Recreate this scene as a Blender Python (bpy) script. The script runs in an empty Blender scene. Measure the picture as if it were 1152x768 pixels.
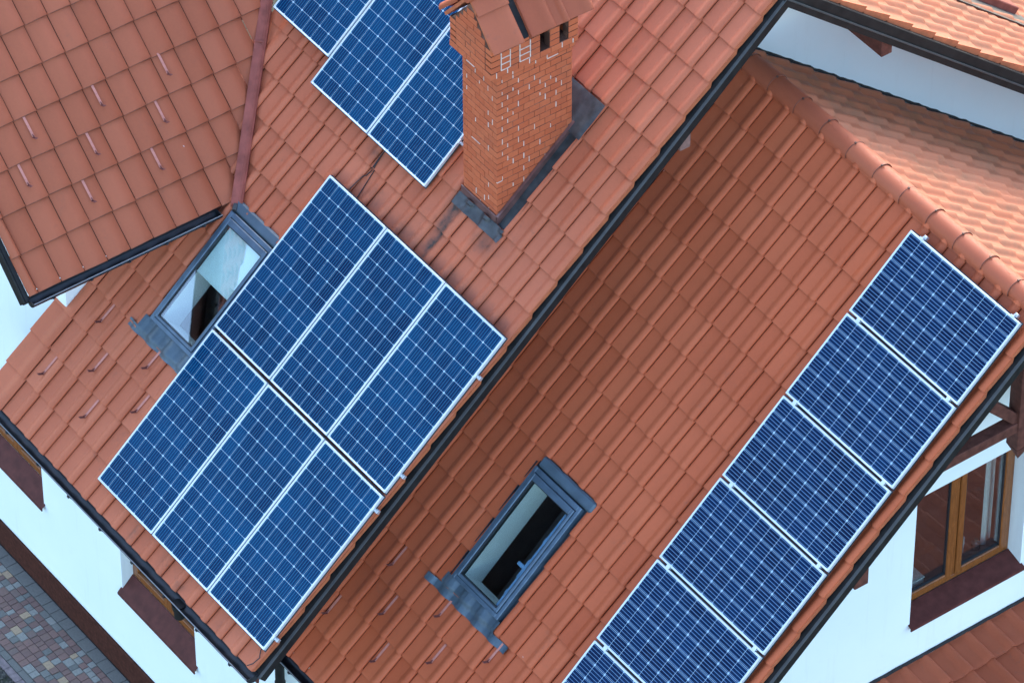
import bpy, bmesh, math, random
import numpy as np
from mathutils import Vector, Matrix, noise as mnoise
R = math.radians
rnd = random.Random(7)
S = bpy.context.scene
COL = S.collection
Z0 = 4.39                      # survey origin -> ground level

# ---------------------------------------------------------------- materials
def lin(c):
    return c / 12.92 if c <= .04045 else ((c + .055) / 1.055) ** 2.4
def rgb(r, g, b):
    return (lin(r / 255), lin(g / 255), lin(b / 255), 1)

class NT:
    def __init__(s, name):
        s.m = bpy.data.materials.new(name); s.m.use_nodes = True
        s.t = s.m.node_tree; s.n = s.t.nodes; s.l = s.t.links
        s.b = s.n['Principled BSDF']; s.out = s.n['Material Output']
    def add(s, typ, **kw):
        n = s.n.new(typ)
        for k, v in kw.items():
            setattr(n, k, v)
        return n
    def set(s, n, key, v):
        i = n.inputs[key]
        if isinstance(v, bpy.types.NodeSocket): s.l.new(v, i)
        else: i.default_value = v
    def math(s, op, a, b=0.0, c=0.0, clamp=False):
        n = s.add('ShaderNodeMath', operation=op, use_clamp=clamp)
        s.set(n, 0, a); s.set(n, 1, b)
        if op in ('MULTIPLY_ADD', 'SMOOTH_MIN', 'COMPARE'): s.set(n, 2, c)
        return n.outputs[0]
    def mix(s, f, a, b, mode='MIX'):
        n = s.add('ShaderNodeMix', data_type='RGBA', blend_type=mode)
        s.set(n, 0, f); s.set(n, 6, a); s.set(n, 7, b)
        return n.outputs[2]
    def noise(s, scale, detail=4, rough=.55, vec=None, dist=0):
        n = s.add('ShaderNodeTexNoise')
        n.inputs['Scale'].default_value = scale; n.inputs['Detail'].default_value = detail
        n.inputs['Roughness'].default_value = rough; n.inputs['Distortion'].default_value = dist
        s.l.new(vec if vec is not None else s.pos(), n.inputs['Vector'])
        return n.outputs[0]
    def pos(s):
        if not hasattr(s, '_p'): s._p = s.add('ShaderNodeTexCoord').outputs['Object']
        return s._p
    def attr(s, name):
        return s.add('ShaderNodeAttribute', attribute_name=name).outputs['Fac']
    def ramp(s, f, stops):
        n = s.add('ShaderNodeValToRGB'); e = n.color_ramp.elements
        e[0].position, e[0].color = stops[0]; e[1].position, e[1].color = stops[-1]
        for p, c in stops[1:-1]:
            q = e.new(p); q.color = c
        s.l.new(f, n.inputs[0]); return n.outputs[0]
    def map01(s, v, lo, hi):
        n = s.add('ShaderNodeMapRange'); n.inputs[1].default_value = lo; n.inputs[2].default_value = hi
        n.clamp = True; s.l.new(v, n.inputs[0]); return n.outputs[0]
    def bump(s, h, strength=.3, dist=.01):
        n = s.add('ShaderNodeBump'); n.inputs['Strength'].default_value = strength
        n.inputs['Distance'].default_value = dist
        s.l.new(h, n.inputs['Height']); s.l.new(n.outputs[0], s.b.inputs['Normal'])
    def p(s, **kw):
        for k, v in kw.items():
            s.set(s.b, k.replace('_', ' '), v)
        return s

def plain(name, c, rough=.5, metal=0., var=.12, scale=9., bump=.0, spec=.5):
    t = NT(name)
    n = t.noise(scale, 5)
    f = t.map01(n, .3, .7)
    d = tuple(x * (1 - var) for x in c[:3]) + (1,); u = tuple(min(1, x * (1 + var)) for x in c[:3]) + (1,)
    t.p(Base_Color=t.mix(f, d, u), Roughness=rough, Metallic=metal)
    t.b.inputs['Specular IOR Level'].default_value = spec
    if bump: t.bump(t.noise(scale * 12, 4), bump, .004)
    return t.m

def tile_mat(name, base, alt, dirt=.35, dirtcol=(.10, .075, .055, 1), gloss=.5, moss=0.):
    t = NT(name)
    tint = t.attr('tint')
    c = t.mix(t.map01(tint, .0, 1.), base, alt)
    big = t.map01(t.noise(1.1, 3), .35, .7)
    c = t.mix(t.math('MULTIPLY', big, .22), c, tuple(x * .72 for x in base[:3]) + (1,))
    fine = t.map01(t.noise(38, 5, .6), .3, .75)
    c = t.mix(t.math('MULTIPLY', fine, .16), c, tuple(min(1, x * 1.35) for x in alt[:3]) + (1,))
    # blotchy soot and lichen marks of their own shape
    d1 = t.map01(t.noise(3.3, 6, .62, dist=.6), .58, .74)
    d2 = t.map01(t.noise(24, 5, .65), .45, .65)
    c = t.mix(t.math('MULTIPLY', t.math('MULTIPLY', d1, d2), dirt), c, dirtcol)
    # darker front lip, a faint water run and further dark patches, stored per tile
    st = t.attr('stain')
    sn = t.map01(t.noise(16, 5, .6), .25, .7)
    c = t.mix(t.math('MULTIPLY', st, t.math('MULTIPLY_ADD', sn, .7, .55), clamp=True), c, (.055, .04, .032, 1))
    # rare pale bird marks / lichen dots
    v = t.add('ShaderNodeTexVoronoi'); v.inputs['Scale'].default_value = 2.6; t.l.new(t.pos(), v.inputs['Vector'])
    rare = t.math('MULTIPLY', t.math('LESS_THAN', v.outputs['Distance'], .028), t.math('GREATER_THAN', t.noise(5., 1), .56))
    c = t.mix(t.math('MULTIPLY', rare, .7), c, (.62, .52, .48, 1))
    if moss:
        mm = t.map01(t.noise(1.6, 6, .6, dist=.8), .46, .66)
        c = t.mix(t.math('MULTIPLY', mm, moss), c, (.085, .09, .055, 1))
    t.p(Base_Color=c, Roughness=t.math('MULTIPLY_ADD', fine, .2, gloss))
    t.b.inputs['Specular IOR Level'].default_value = .22
    t.bump(t.math('ADD', t.noise(120, 4), t.math('MULTIPLY', t.noise(9, 3), 1.2)), .22, .004)
    return t.m

M = {}
M['tile_a'] = tile_mat('clay_tile_salmon', (.40, .097, .043, 1), (.52, .149, .073, 1), .40)
M['tile_b'] = tile_mat('clay_tile_orange', (.41, .083, .030, 1), (.52, .124, .050, 1), .28)
M['tile_c'] = tile_mat('clay_tile_rose', (.33, .083, .036, 1), (.41, .113, .054, 1), .30)
M['tile_e'] = tile_mat('clay_tile_weathered', (.40, .120, .055, 1), (.47, .155, .078, 1), .45, moss=.40)
M['tile_g'] = tile_mat('clay_tile_lean_to', (.35, .078, .033, 1), (.43, .105, .048, 1), .55)
M['ridge'] = tile_mat('clay_ridge_tile', (.345, .080, .035, 1), (.42, .110, .052, 1), .35)
M['flap'] = plain('clay_verge_flap', (.46, .12, .045, 1), .7, var=.2)
M['black'] = plain('black_gutter', (.012, .013, .016, 1), .38, var=.4)
M['rim'] = plain('gutter_rim', (.16, .17, .18, 1), .35, .5)
M['board'] = plain('verge_board_dark', (.016, .015, .014, 1), .6, var=.35, spec=.2)
M['trim'] = plain('verge_trim_grey', (.065, .065, .062, 1), .55, spec=.2)
M['clip'] = plain('ridge_clip_dark', (.09, .035, .022, 1), .6, var=.3)
M['brown'] = plain('brown_timber', (.115, .042, .030, 1), .65, var=.3, scale=14, bump=.2, spec=.15)
M['brown_pale'] = plain('weathered_timber', (.22, .12, .095, 1), .65, var=.3, scale=14, bump=.2)
M['brown_metal'] = plain('brown_sill_metal', (.095, .030, .025, 1), .6, var=.25, spec=.15)
M['plinth'] = plain('brown_plinth', (.060, .021, .014, 1), .8, var=.3, scale=20, bump=.3, spec=.1)
M['valley'] = plain('valley_red_metal', (.26, .070, .050, 1), .5, .0, var=.3, scale=6, spec=.2)
M['lead'] = plain('lead_flashing', (.052, .052, .052, 1), .5, .2, var=.5, scale=8, bump=.3)
M['lead_brown'] = plain('brown_upstand', (.15, .07, .06, 1), .45, .1, var=.35, scale=8)
M['apron'] = plain('window_apron', (.070, .102, .128, 1), .5, .25, var=.22, scale=5, bump=.2)
M['sky_frame'] = plain('skylight_frame_grey', (.085, .125, .165, 1), .38, .35, var=.18)
M['sky_dark'] = plain('skylight_gasket', (.015, .018, .022, 1), .5)
M['lining'] = plain('white_lining', (.86, .87, .83, 1), .6, var=.03)
M['blind'] = plain('pale_blind', (.70, .78, .76, 1), .7, var=.03)
M['inner_blue'] = plain('inner_sash_blue', (.20, .34, .56, 1), .4)
M['room'] = plain('dark_room', (.22, .19, .18, 1), .8)
M['room_brown'] = plain('brown_room', (.12, .06, .05, 1), .8)
M['alu'] = plain('aluminium_frame', (.64, .68, .70, 1), .36, .25, var=.04)
M['alu_raw'] = plain('aluminium_rail', (.62, .64, .65, 1), .4, .7, var=.1)
M['guard'] = plain('snow_guard_painted', (.50, .19, .14, 1), .55, var=.25, spec=.25)
M['guard_dark'] = plain('snow_guard_nose', (.20, .065, .05, 1), .55, var=.25, spec=.2)
M['cable'] = plain('black_cable', (.02, .012, .012, 1), .6)
M['curtain'] = plain('white_curtain', (.62, .66, .64, 1), .8, var=.06, scale=30)
M['deck'] = plain('roof_underlay', (.03, .028, .026, 1), .9)
M['mortar_white'] = plain('white_mortar', (.62, .50, .42, 1), .85, var=.2, scale=40)
M['kerb'] = plain('kerb_brick', (.20, .15, .15, 1), .8, var=.3, scale=20, bump=.3)
M['glassjar'] = plain('bottle_glass', (.10, .11, .09, 1), .15)
M['wire'] = plain('grey_basket', (.42, .43, .42, 1), .6, var=.3, scale=60)

def stucco():
    t = NT('white_render')
    big = t.map01(t.noise(.9, 4), .35, .7); fine = t.noise(160, 3, .7)
    c = t.mix(big, (.745, .825, .82, 1), (.785, .86, .85, 1))
    streak = t.map01(t.noise(6, 4), .62, .8)
    c = t.mix(t.math('MULTIPLY', streak, .10), c, (.55, .55, .52, 1))
    mp = t.add('ShaderNodeMapping'); mp.inputs['Scale'].default_value = (5, 5, .45); t.l.new(t.pos(), mp.inputs[0])
    run = t.map01(t.noise(1.6, 6, .65, mp.outputs[0]), .56, .78)
    c = t.mix(t.math('MULTIPLY', run, .16), c, (.46, .45, .42, 1))
    spk = t.map01(t.noise(55, 3, .6), .70, .76); c = t.mix(t.math('MULTIPLY', spk, .25), c, (.42, .41, .39, 1))
    t.p(Base_Color=c, Roughness=.85); t.bump(t.math('ADD', fine, t.math('MULTIPLY', t.noise(14, 3), .6)), .18, .004)
    return t.m
M['wall'] = stucco()

def wood():
    t = NT('varnished_window_wood')
    mp = t.add('ShaderNodeMapping'); mp.inputs['Scale'].default_value = (26, 26, 2.2); t.l.new(t.pos(), mp.inputs[0])
    g = t.noise(3., 6, .6, mp.outputs[0], .8)
    c = t.ramp(g, [(.3, (.13, .040, .009, 1)), (.55, (.235, .078, .018, 1)), (.75, (.30, .108, .028, 1))])
    t.p(Base_Color=c, Roughness=.35); return t.m
M['wood'] = wood()

def brick():
    t = NT('chimney_brick')
    c = t.mix(t.attr('tint'), (.49, .098, .030, 1), (.56, .130, .044, 1))
    n = t.map01(t.noise(30, 5, .65), .35, .7)
    c = t.mix(t.math('MULTIPLY', n, .28), c, (.30, .085, .04, 1))
    wh = t.map01(t.noise(5, 5, .7, dist=1.2), .66, .78)
    c = t.mix(t.math('MULTIPLY', wh, .22), c, (.66, .38, .28, 1))
    so = t.map01(t.noise(2.2, 4), .55, .75)
    c = t.mix(t.math('MULTIPLY', so, .25), c, (.14, .06, .035, 1))
    t.p(Base_Color=c, Roughness=.78); t.bump(t.noise(90, 5, .65), .4, .004); return t.m
M['brick'] = brick()
def mortar():
    t = NT('chimney_mortar')
    n = t.map01(t.noise(7, 5, .7, dist=.6), .5, .62)
    t.p(Base_Color=t.mix(n, (.085, .032, .018, 1), (.20, .095, .06, 1)), Roughness=.9); return t.m
M['mortar'] = mortar()
M['soot'] = plain('soot_black', (.02, .018, .018, 1), .9, var=.4)

def paver():
    t = NT('concrete_paver')
    f = t.attr('tint')
    c = t.ramp(f, [(0, (0.183, 0.102, 0.084, 1)), (.22, (0.226, 0.123, 0.099, 1)), (.44, (0.183, 0.120, 0.100, 1)), (.45, (0.159, 0.151, 0.133, 1)),
                   (.62, (0.183, 0.177, 0.157, 1)), (.63, (0.268, 0.255, 0.223, 1)), (.80, (0.207, 0.120, 0.095, 1)), (.86, (0.201, 0.114, 0.092, 1)), (.92, (0.415, 0.286, 0.176, 1)), (1., (0.451, 0.312, 0.190, 1))])
    t.n[c.node.name].color_ramp.interpolation = 'CONSTANT'
    n = t.map01(t.noise(40, 5, .6), .3, .7)
    c = t.mix(t.math('MULTIPLY', n, .35), c, (.06, .055, .055, 1))
    t.p(Base_Color=c, Roughness=.8); t.bump(t.noise(150, 4), .4, .004); return t.m
M['paver'] = paver()
def soil():
    t = NT('ground_soil')
    n = t.map01(t.noise(2.2, 6, .65), .35, .68); k = t.map01(t.noise(30, 5, .7), .4, .65)
    c = t.mix(n, (.05, .045, .03, 1), (.045, .065, .025, 1))
    c = t.mix(t.math('MULTIPLY', k, .6), c, (.11, .095, .075, 1))
    t.p(Base_Color=c, Roughness=.95); t.bump(t.noise(40, 6, .7), .8, .03); return t.m
M['soil'] = soil()
def gravel():
    t = NT('dark_gravel')
    t.p(Base_Color=t.ramp(t.attr('tint'), [(0, (.03, .028, .025, 1)), (.6, (.07, .062, .05, 1)), (1, (.16, .145, .12, 1))]), Roughness=.85); return t.m
M['gravel'] = gravel()

def cells(name, dark, light, bar, gap, pitch, bw):
    """cells, ribbon busbars, pseudo-square corner diamonds, from a UV map in cell units"""
    t = NT(name)
    uv = t.add('ShaderNodeUVMap'); uv.uv_map = 'cells'
    sp = t.add('ShaderNodeSeparateXYZ'); t.l.new(uv.outputs[0], sp.inputs[0])
    x, y = sp.outputs[0], sp.outputs[1]
    fx, fy = t.math('FRACT', x), t.math('FRACT', y)
    ex = t.math('MINIMUM', fx, t.math('SUBTRACT', 1., fx)); ey = t.math('MINIMUM', fy, t.math('SUBTRACT', 1., fy))
    gx = t.math('LESS_THAN', ex, .0095); gy = t.math('LESS_THAN', ey, .0098)
    dia = t.math('LESS_THAN', t.math('ADD', ex, ey), .085)
    inside = t.math('MULTIPLY', t.math('MULTIPLY', t.math('GREATER_THAN', x, 0.), t.math('LESS_THAN', x, 6.)),
                    t.math('MULTIPLY', t.math('GREATER_THAN', y, 0.), t.math('LESS_THAN', y, gap)))
    cx = t.math('SUBTRACT', fx, .5)
    bx = t.math('ABSOLUTE', t.math('SUBTRACT', t.math('FRACT', t.math('ADD', t.math('DIVIDE', cx, pitch), .5)), .5))
    bars = t.math('MULTIPLY', t.math('LESS_THAN', bx, bw), t.math('LESS_THAN', t.math('ABSOLUTE', cx), pitch * 2.3))
    # per-cell shade
    fl = t.add('ShaderNodeCombineXYZ'); t.l.new(t.math('FLOOR', x), fl.inputs[0]); t.l.new(t.math('FLOOR', y), fl.inputs[1])
    oi = t.add('ShaderNodeObjectInfo'); t.l.new(t.math('MULTIPLY', oi.outputs['Random'], 90.), fl.inputs[2])
    wn = t.add('ShaderNodeTexWhiteNoise', noise_dimensions='3D'); t.l.new(fl.outputs[0], wn.inputs[0])
    big = t.map01(t.noise(1.3, 3), .34, .66)
    sh = t.math('ADD', t.math('MULTIPLY_ADD', oi.outputs['Random'], .34, -.17), t.math('ADD', t.math('MULTIPLY', wn.outputs[0], .42), t.math('MULTIPLY', big, .58)), clamp=True)
    c = t.mix(sh, dark, light)
    dust = t.map01(t.noise(14, 6, .7), .5, .8)
    c = t.mix(t.math('MULTIPLY', dust, .05), c, (.3, .32, .34, 1))
    c = t.mix(bars, c, bar)
    c = t.mix(t.math('MAXIMUM', gx, t.math('MAXIMUM', gy, dia)), c, (.40, .55, .64, 1))
    c = t.mix(inside, (.55, .61, .64, 1), c)
    t.p(Base_Color=c, Roughness=.42)
    t.b.inputs['Specular IOR Level'].default_value = .03
    t.b.inputs['Coat Weight'].default_value = .28; t.b.inputs['Coat Roughness'].default_value = .03; t.b.inputs['Coat IOR'].default_value = 1.36
    return t.m
M['cell_a'] = cells('solar_cells_blue', (.0001, .009, .044, 1), (.0001, .040, .112, 1), (.02, .14, .25, 1), 12., .2, .075)
M['cell_b'] = cells('solar_cells_navy', (.0002, .0056, .028, 1), (.0003, .0185, .068, 1), (.13, .25, .42, 1), 10., .21, .06)

def glass(name, tint=(.90, .96, .95, 1), refl=1.):
    t = NT(name)
    for l in list(t.l): t.l.remove(l)
    tr = t.add('ShaderNodeBsdfTransparent'); tr.inputs[0].default_value = tint
    gl = t.add('ShaderNodeBsdfGlossy'); gl.inputs[0].default_value = (1, 1, 1, 1); gl.inputs['Roughness'].default_value = .015
    ge = t.add('ShaderNodeNewGeometry'); dp = t.add('ShaderNodeVectorMath', operation='DOT_PRODUCT')
    t.l.new(ge.outputs['Incoming'], dp.inputs[0]); t.l.new(ge.outputs['Normal'], dp.inputs[1])
    fr = t.math('MULTIPLY_ADD', t.math('POWER', t.math('SUBTRACT', 1., t.math('ABSOLUTE', dp.outputs['Value'])), 5.), .86, .14 * refl)
    mx = t.add('ShaderNodeMixShader'); t.l.new(fr, mx.inputs[0])
    t.l.new(tr.outputs[0], mx.inputs[1]); t.l.new(gl.outputs[0], mx.inputs[2]); t.l.new(mx.outputs[0], t.out.inputs[0])
    return t.m
M['glass'] = glass('window_glass')

# ---------------------------------------------------------------- mesh builder
class MB:
    def __init__(s): s.v = []; s.f = []; s.a = {}
    def put(s, vs, fs, **at):
        b = len(s.v); s.v += [tuple(map(float, p)) for p in vs]; s.f += [tuple(i + b for i in q) for q in fs]
        for k in set(s.a) | set(at):
            L = s.a.setdefault(k, []); L += [0.] * (b - len(L))
            val = at.get(k, 0.)
            L += list(val) if hasattr(val, '__len__') else [val] * len(vs)
    def box(s, o, a, b, c, bev=0., **at):
        """box from corner o with edge vectors a, b, c; bev: chamfer in metres"""
        o, a, b, c = (np.array(q, float) for q in (o, a, b, c))
        if np.dot(np.cross(a, b), c) < 0: a, b = b, a
        if not bev:
            P = [o + i * a + j * b + k * c for k in (0, 1) for j in (0, 1) for i in (0, 1)]
            s.put(P, [(0, 2, 3, 1), (4, 5, 7, 6), (0, 1, 5, 4), (2, 6, 7, 3), (0, 4, 6, 2), (1, 3, 7, 5)], **at); return
        bm = bmesh.new(); bmesh.ops.create_cube(bm, size=1)
        la, lb, lc = map(np.linalg.norm, (a, b, c))
        for q in bm.verts: q.co = ((q.co.x + .5) * la, (q.co.y + .5) * lb, (q.co.z + .5) * lc)
        bmesh.ops.bevel(bm, geom=bm.edges[:], offset=min(bev, .45 * min(la, lb, lc)), segments=1, affect='EDGES', profile=.5)
        bm.verts.index_update()
        P = [o + a * (q.co.x / la) + b * (q.co.y / lb) + c * (q.co.z / lc) for q in bm.verts]
        F = [[q.index for q in f.verts] for f in bm.faces]; bm.free(); s.put(P, F, **at)
    def cbox(s, x0, x1, y0, y1, z0, z1, bev=0., **at):
        s.box((x0, y0, z0), (x1 - x0, 0, 0), (0, y1 - y0, 0), (0, 0, z1 - z0), bev, **at)
    def tube(s, pts, r, n=10, caps=True, **at):
        pts = [np.array(p, float) for p in pts]; rings = []
        for i, p in enumerate(pts):
            d = pts[min(i + 1, len(pts) - 1)] - pts[max(i - 1, 0)]; d /= np.linalg.norm(d)
            h = np.array([0, 0, 1.]) if abs(d[2]) < .9 else np.array([1., 0, 0])
            u = np.cross(d, h); u /= np.linalg.norm(u); w = np.cross(d, u)
            rr = r[i] if hasattr(r, '__len__') else r
            rings.append([p + rr * (math.cos(t) * u + math.sin(t) * w) for t in np.linspace(0, 2 * math.pi, n, endpoint=False)])
        V = [q for g in rings for q in g]; F = []
        for i in range(len(pts) - 1):
            for k in range(n):
                F.append((i * n + k, i * n + (k + 1) % n, (i + 1) * n + (k + 1) % n, (i + 1) * n + k))
        if caps: F += [tuple(range(n))[::-1], tuple((len(pts) - 1) * n + k for k in range(n))]
        s.put(V, F, **at)
    def sweep(s, prof, p0, p1, u, w, closed=False):
        """extrude a 2D profile (in axes u, w) from p0 to p1"""
        p0, p1, u, w = (np.array(q, float) for q in (p0, p1, u, w)); n = len(prof)
        V = [p0 + a * u + b * w for a, b in prof] + [p1 + a * u + b * w for a, b in prof]
        F = [(i, (i + 1) % n, n + (i + 1) % n, n + i) for i in range(n if closed else n - 1)]
        if closed: F += [tuple(range(n))[::-1], tuple(range(n, 2 * n))]
        s.put(V, F)
    def grid(s, fn, us, vs, **at):
        V = [fn(a, b) for b in vs for a in us]; n = len(us)
        F = [(j * n + i, j * n + i + 1, (j + 1) * n + i + 1, (j + 1) * n + i) for j in range(len(vs) - 1) for i in range(n - 1)]
        s.put(V, F, **at)

def finish(name, me, mat, parent, angle, recalc):
    o = bpy.data.objects.new(name, me); COL.objects.link(o)
    if mat: me.materials.append(mat)
    if recalc:
        bm = bmesh.new(); bm.from_mesh(me); bmesh.ops.recalc_face_normals(bm, faces=bm.faces[:]); bm.to_mesh(me); bm.free()
    if angle is not None:
        me.polygons.foreach_set('use_smooth', [True] * len(me.polygons)); me.set_sharp_from_angle(angle=R(angle))
    if parent is not None: o.parent = parent
    return o
def obj(name, mb, mat, parent=None, angle=None, recalc=True, off=(0, 0, 0), uv=None):
    """one mesh object; off is where the root of its thing stands"""
    me = bpy.data.meshes.new(name)
    me.from_pydata([(x - off[0], y - off[1], z - off[2]) for x, y, z in mb.v], [], mb.f)
    for k, L in mb.a.items():
        L = L + [0.] * (len(mb.v) - len(L))
        me.attributes.new(k, 'FLOAT', 'POINT').data.foreach_set('value', L)
    if uv:
        lay = me.uv_layers.new(name='cells')
        for lp in me.loops: lay.data[lp.index].uv = uv(me.vertices[lp.vertex_index].co)
    return finish(name, me, mat, parent, angle, recalc)
def tag(o, label, cat, group=None):
    o['label'] = label; o['category'] = cat
    if group: o['group'] = group
    return o
def thing(name, label, cat, loc, mat3=None, group=None):
    o = bpy.data.objects.new(name, None); COL.objects.link(o); o.empty_display_size = .2
    Mx = mat3.to_4x4() if mat3 is not None else Matrix.Identity(4); Mx.translation = loc
    o.matrix_world = Mx
    return tag(o, label, cat, group)
def copy_tree(o, parent=None):
    c = o.copy(); COL.objects.link(c)
    if parent is not None: c.parent = parent; c.matrix_parent_inverse = o.matrix_parent_inverse.copy()
    for ch in list(o.children): copy_tree(ch, c)
    return c

# ---------------------------------------------------------------- frames of the roof slopes
class Frame:
    def __init__(s, o, r, up):
        s.o = np.array(o, float); s.r = np.array(r, float); s.up = np.array(up, float); s.n = np.cross(s.r, s.up)
    def P(s, u, v, n=0.): return s.o + u * s.r + v * s.up + n * s.n
    def m3(s): return Matrix((s.r, s.up, s.n)).transposed()
aA, aB, aC, aD, aE, aG = R(40.87), R(41.72), R(44), R(40.5), R(40.2), R(7)
PA = (0, 0, Z0); PB = (5.163, 6.325, 3.799 + Z0)         # lower left corner of the six-panel block, top left corner of the row of panels
FA = Frame(PA, (1, 0, 0), (0, math.cos(aA), math.sin(aA)))
FB = Frame(PB, (1, 0, 0), (0, math.cos(aB), math.sin(aB)))
TN = -.15                                                # pan of the tiles below the face of the panels
def tile_frame(F): return Frame(F.P(0, 0, TN), F.r, F.up)
TA, TB = tile_frame(FA), tile_frame(FB)
def nudge(F, d): return Frame(F.P(0, 0, d), F.r, F.up)
TC = nudge(Frame((-.915, 0, 1.863 + Z0), (0, 1, 0), (-math.cos(aC), 0, math.sin(aC))), -.03)
TD = nudge(Frame((0, 6.48, 5.446 + Z0), (-1, 0, 0), (0, -math.cos(aD), math.sin(aD))), -.03)
TE = nudge(Frame((0, 6.60, 3.886 + Z0), (-1, 0, 0), (0, -math.cos(aE), math.sin(aE))), -.03)
TG = nudge(Frame((6.0, 0, -1.345 + Z0), (0, 1, 0), (-math.cos(aG), 0, math.sin(aG))), -.03)

# cross-section of one tile: flat pan, then a roll on the right
PROF = [(.007, -.001), (.04, .0), (.12, .0), (.30, .0), (.48, .001), (.54, .003), (.59, .009), (.64, .019), (.69, .029), (.74, .0365),
        (.80, .0445), (.86, .0450), (.91, .042), (.955, .035), (.985, .027), (1., .018), (.990, .006), (.978, -.004)]
WAVE = [(.020, -.014), (.05, -.008), (.09, .0), (.16, .010), (.25, .021), (.34, .031), (.42, .038), (.50, .042), (.57, .0425), (.65, .039), (.73, .032), (.80, .024), (.87, .014), (.93, .003), (.985, -.006), (.978, -.012), (.968, -.018)]
def prof(t):
    for (a, ha), (b, hb) in zip(PROF, PROF[1:]):
        if t <= b: return ha + (hb - ha) * (t - a) / (b - a)
    return PROF[-1][1]
LIFT = .032
def tile_top(joints, rows, u, v):
    """height of the tiles above the pan at (u, v): used to lay flashings on them"""
    for a, b in zip(joints, joints[1:]):
        if a <= u < b: h = prof((u - a) / (b - a)); break
    else: h = .0
    for a, b in zip(rows, rows[1:]):
        if a <= v < b: return h + LIFT * (1 - (v - a) / (b - a))
    return h + LIFT

def tile_roof(name, F, joints, rows, mat, parent, off, holes=(), clips=(), stain=None, last=.42, pscale=1., seed=1, PROF=PROF, lip=.25):
    rg = random.Random(seed); mb = MB(); nr = len(rows)
    for j, v0 in enumerate(rows):
        v1 = rows[j + 1] if j + 1 < nr else v0 + last
        L = (v1 - v0) + .035
        for u0, u1 in zip(joints, joints[1:]):
            w = u1 - u0; tint = min(1, max(0, rg.gauss(.5, .19)))
            dv = rg.gauss(0, .0028); rot = rg.gauss(0, .0035); dn = rg.gauss(0, .0012); tl = rg.gauss(0, .0015)
            V = []; A = []
            vs = [(0., -.020), (-.001, -.008), (.0015, -.0015), (.009, 0.), (.07, 0.), (.14, 0.), (.21, 0.), (.28, 0.), (.35, 0.), (L, 0.)]
            for vv, dz in vs:
                for t, h in PROF:
                    n = h * pscale + LIFT * (1 - vv / L) + dz + dn + tl * (t - .5)
                    # the roll ends in a rounded nose
                    if vv < .012 and t > .55: n -= .003 * (1 - vv / .012)
                    du = w * t
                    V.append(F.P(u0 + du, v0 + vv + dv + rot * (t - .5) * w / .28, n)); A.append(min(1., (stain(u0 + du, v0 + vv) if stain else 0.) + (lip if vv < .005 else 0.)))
            n_ = len(PROF); m = len(vs)
            Fc = [(q * n_ + i, q * n_ + i + 1, (q + 1) * n_ + i + 1, (q + 1) * n_ + i) for q in range(m - 1) for i in range(n_ - 1)]
            mb.put(V, Fc, tint=tint, stain=A)
    me = bpy.data.meshes.new(name)
    me.from_pydata([(x - off[0], y - off[1], z - off[2]) for x, y, z in mb.v], [], mb.f)
    for k, Lk in mb.a.items(): me.attributes.new(k, 'FLOAT', 'POINT').data.foreach_set('value', Lk)
    bm = bmesh.new(); bm.from_mesh(me); offv = Vector(off)
    def cut(co, no, clear=False):
        g = bm.verts[:] + bm.edges[:] + bm.faces[:]
        bmesh.ops.bisect_plane(bm, geom=g, plane_co=Vector(co) - offv, plane_no=Vector(no), clear_outer=clear)
    for co, no in clips: cut(co, no, True)
    for u0, u1, v0, v1 in holes:
        for u in (u0, u1): cut(F.P(u, 0), F.r)
        for v in (v0, v1): cut(F.P(0, v), F.up)
        kill = []
        for f in bm.faces:
            d = np.array(f.calc_center_median() + offv) - F.o
            if u0 < d @ F.r < u1 and v0 < d @ F.up < v1: kill.append(f)
        bmesh.ops.delete(bm, geom=kill, context='FACES')
    bm.to_mesh(me); bm.free()
    return finish(name, me, mat, parent, 38, False)

def slab_poly(mb, pts, t):
    """closed prism: polygon pts, thickness vector t (used for walls; holes cut apart)"""
    n = len(pts); pts = [np.array(p, float) for p in pts]; t = np.array(t, float)
    mb.put(pts + [p + t for p in pts], [tuple(range(n))[::-1], tuple(range(n, 2 * n))] + [(i, (i + 1) % n, n + (i + 1) % n, n + i) for i in range(n)])

def wall(name, plane, outline, holes, thick, parent, off, mat=None):
    """plane(a, b) -> 3D; outline and rectangular holes in (a, b); thick vector"""
    bm = bmesh.new(); E = []
    def loop(pts):
        vs = [bm.verts.new(plane(*p)) for p in pts]
        for i in range(len(vs)): E.append(bm.edges.new((vs[i], vs[(i + 1) % len(vs)])))
    loop(outline)
    for a0, a1, b0, b1 in holes: loop([(a0, b0), (a1, b0), (a1, b1), (a0, b1)])
    bmesh.ops.triangle_fill(bm, edges=E, use_beauty=True)
    fs = bm.faces[:]
    r = bmesh.ops.extrude_face_region(bm, geom=fs)
    bmesh.ops.translate(bm, vec=Vector(thick), verts=[g for g in r['geom'] if isinstance(g, bmesh.types.BMVert)])
    bmesh.ops.recalc_face_normals(bm, faces=bm.faces[:])
    bmesh.ops.translate(bm, vec=-Vector(off), verts=bm.verts[:])
    me = bpy.data.meshes.new(name); bm.to_mesh(me); bm.free()
    return finish(name, me, mat or M['wall'], parent, None, False)

# ================================================================ HOUSE
HO = (0., 4.0, 0.)
house = thing('house', 'white rendered house with orange clay tile roofs, brick chimney and timber framed gable', 'house', HO)
def part(name, mb, mat, parent=house, **kw): return obj(name, mb, mat, parent, off=HO, **kw)
# Only direct children of the Empty sit in its space; deeper ones share the same origin, so every part uses the same offset.

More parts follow.
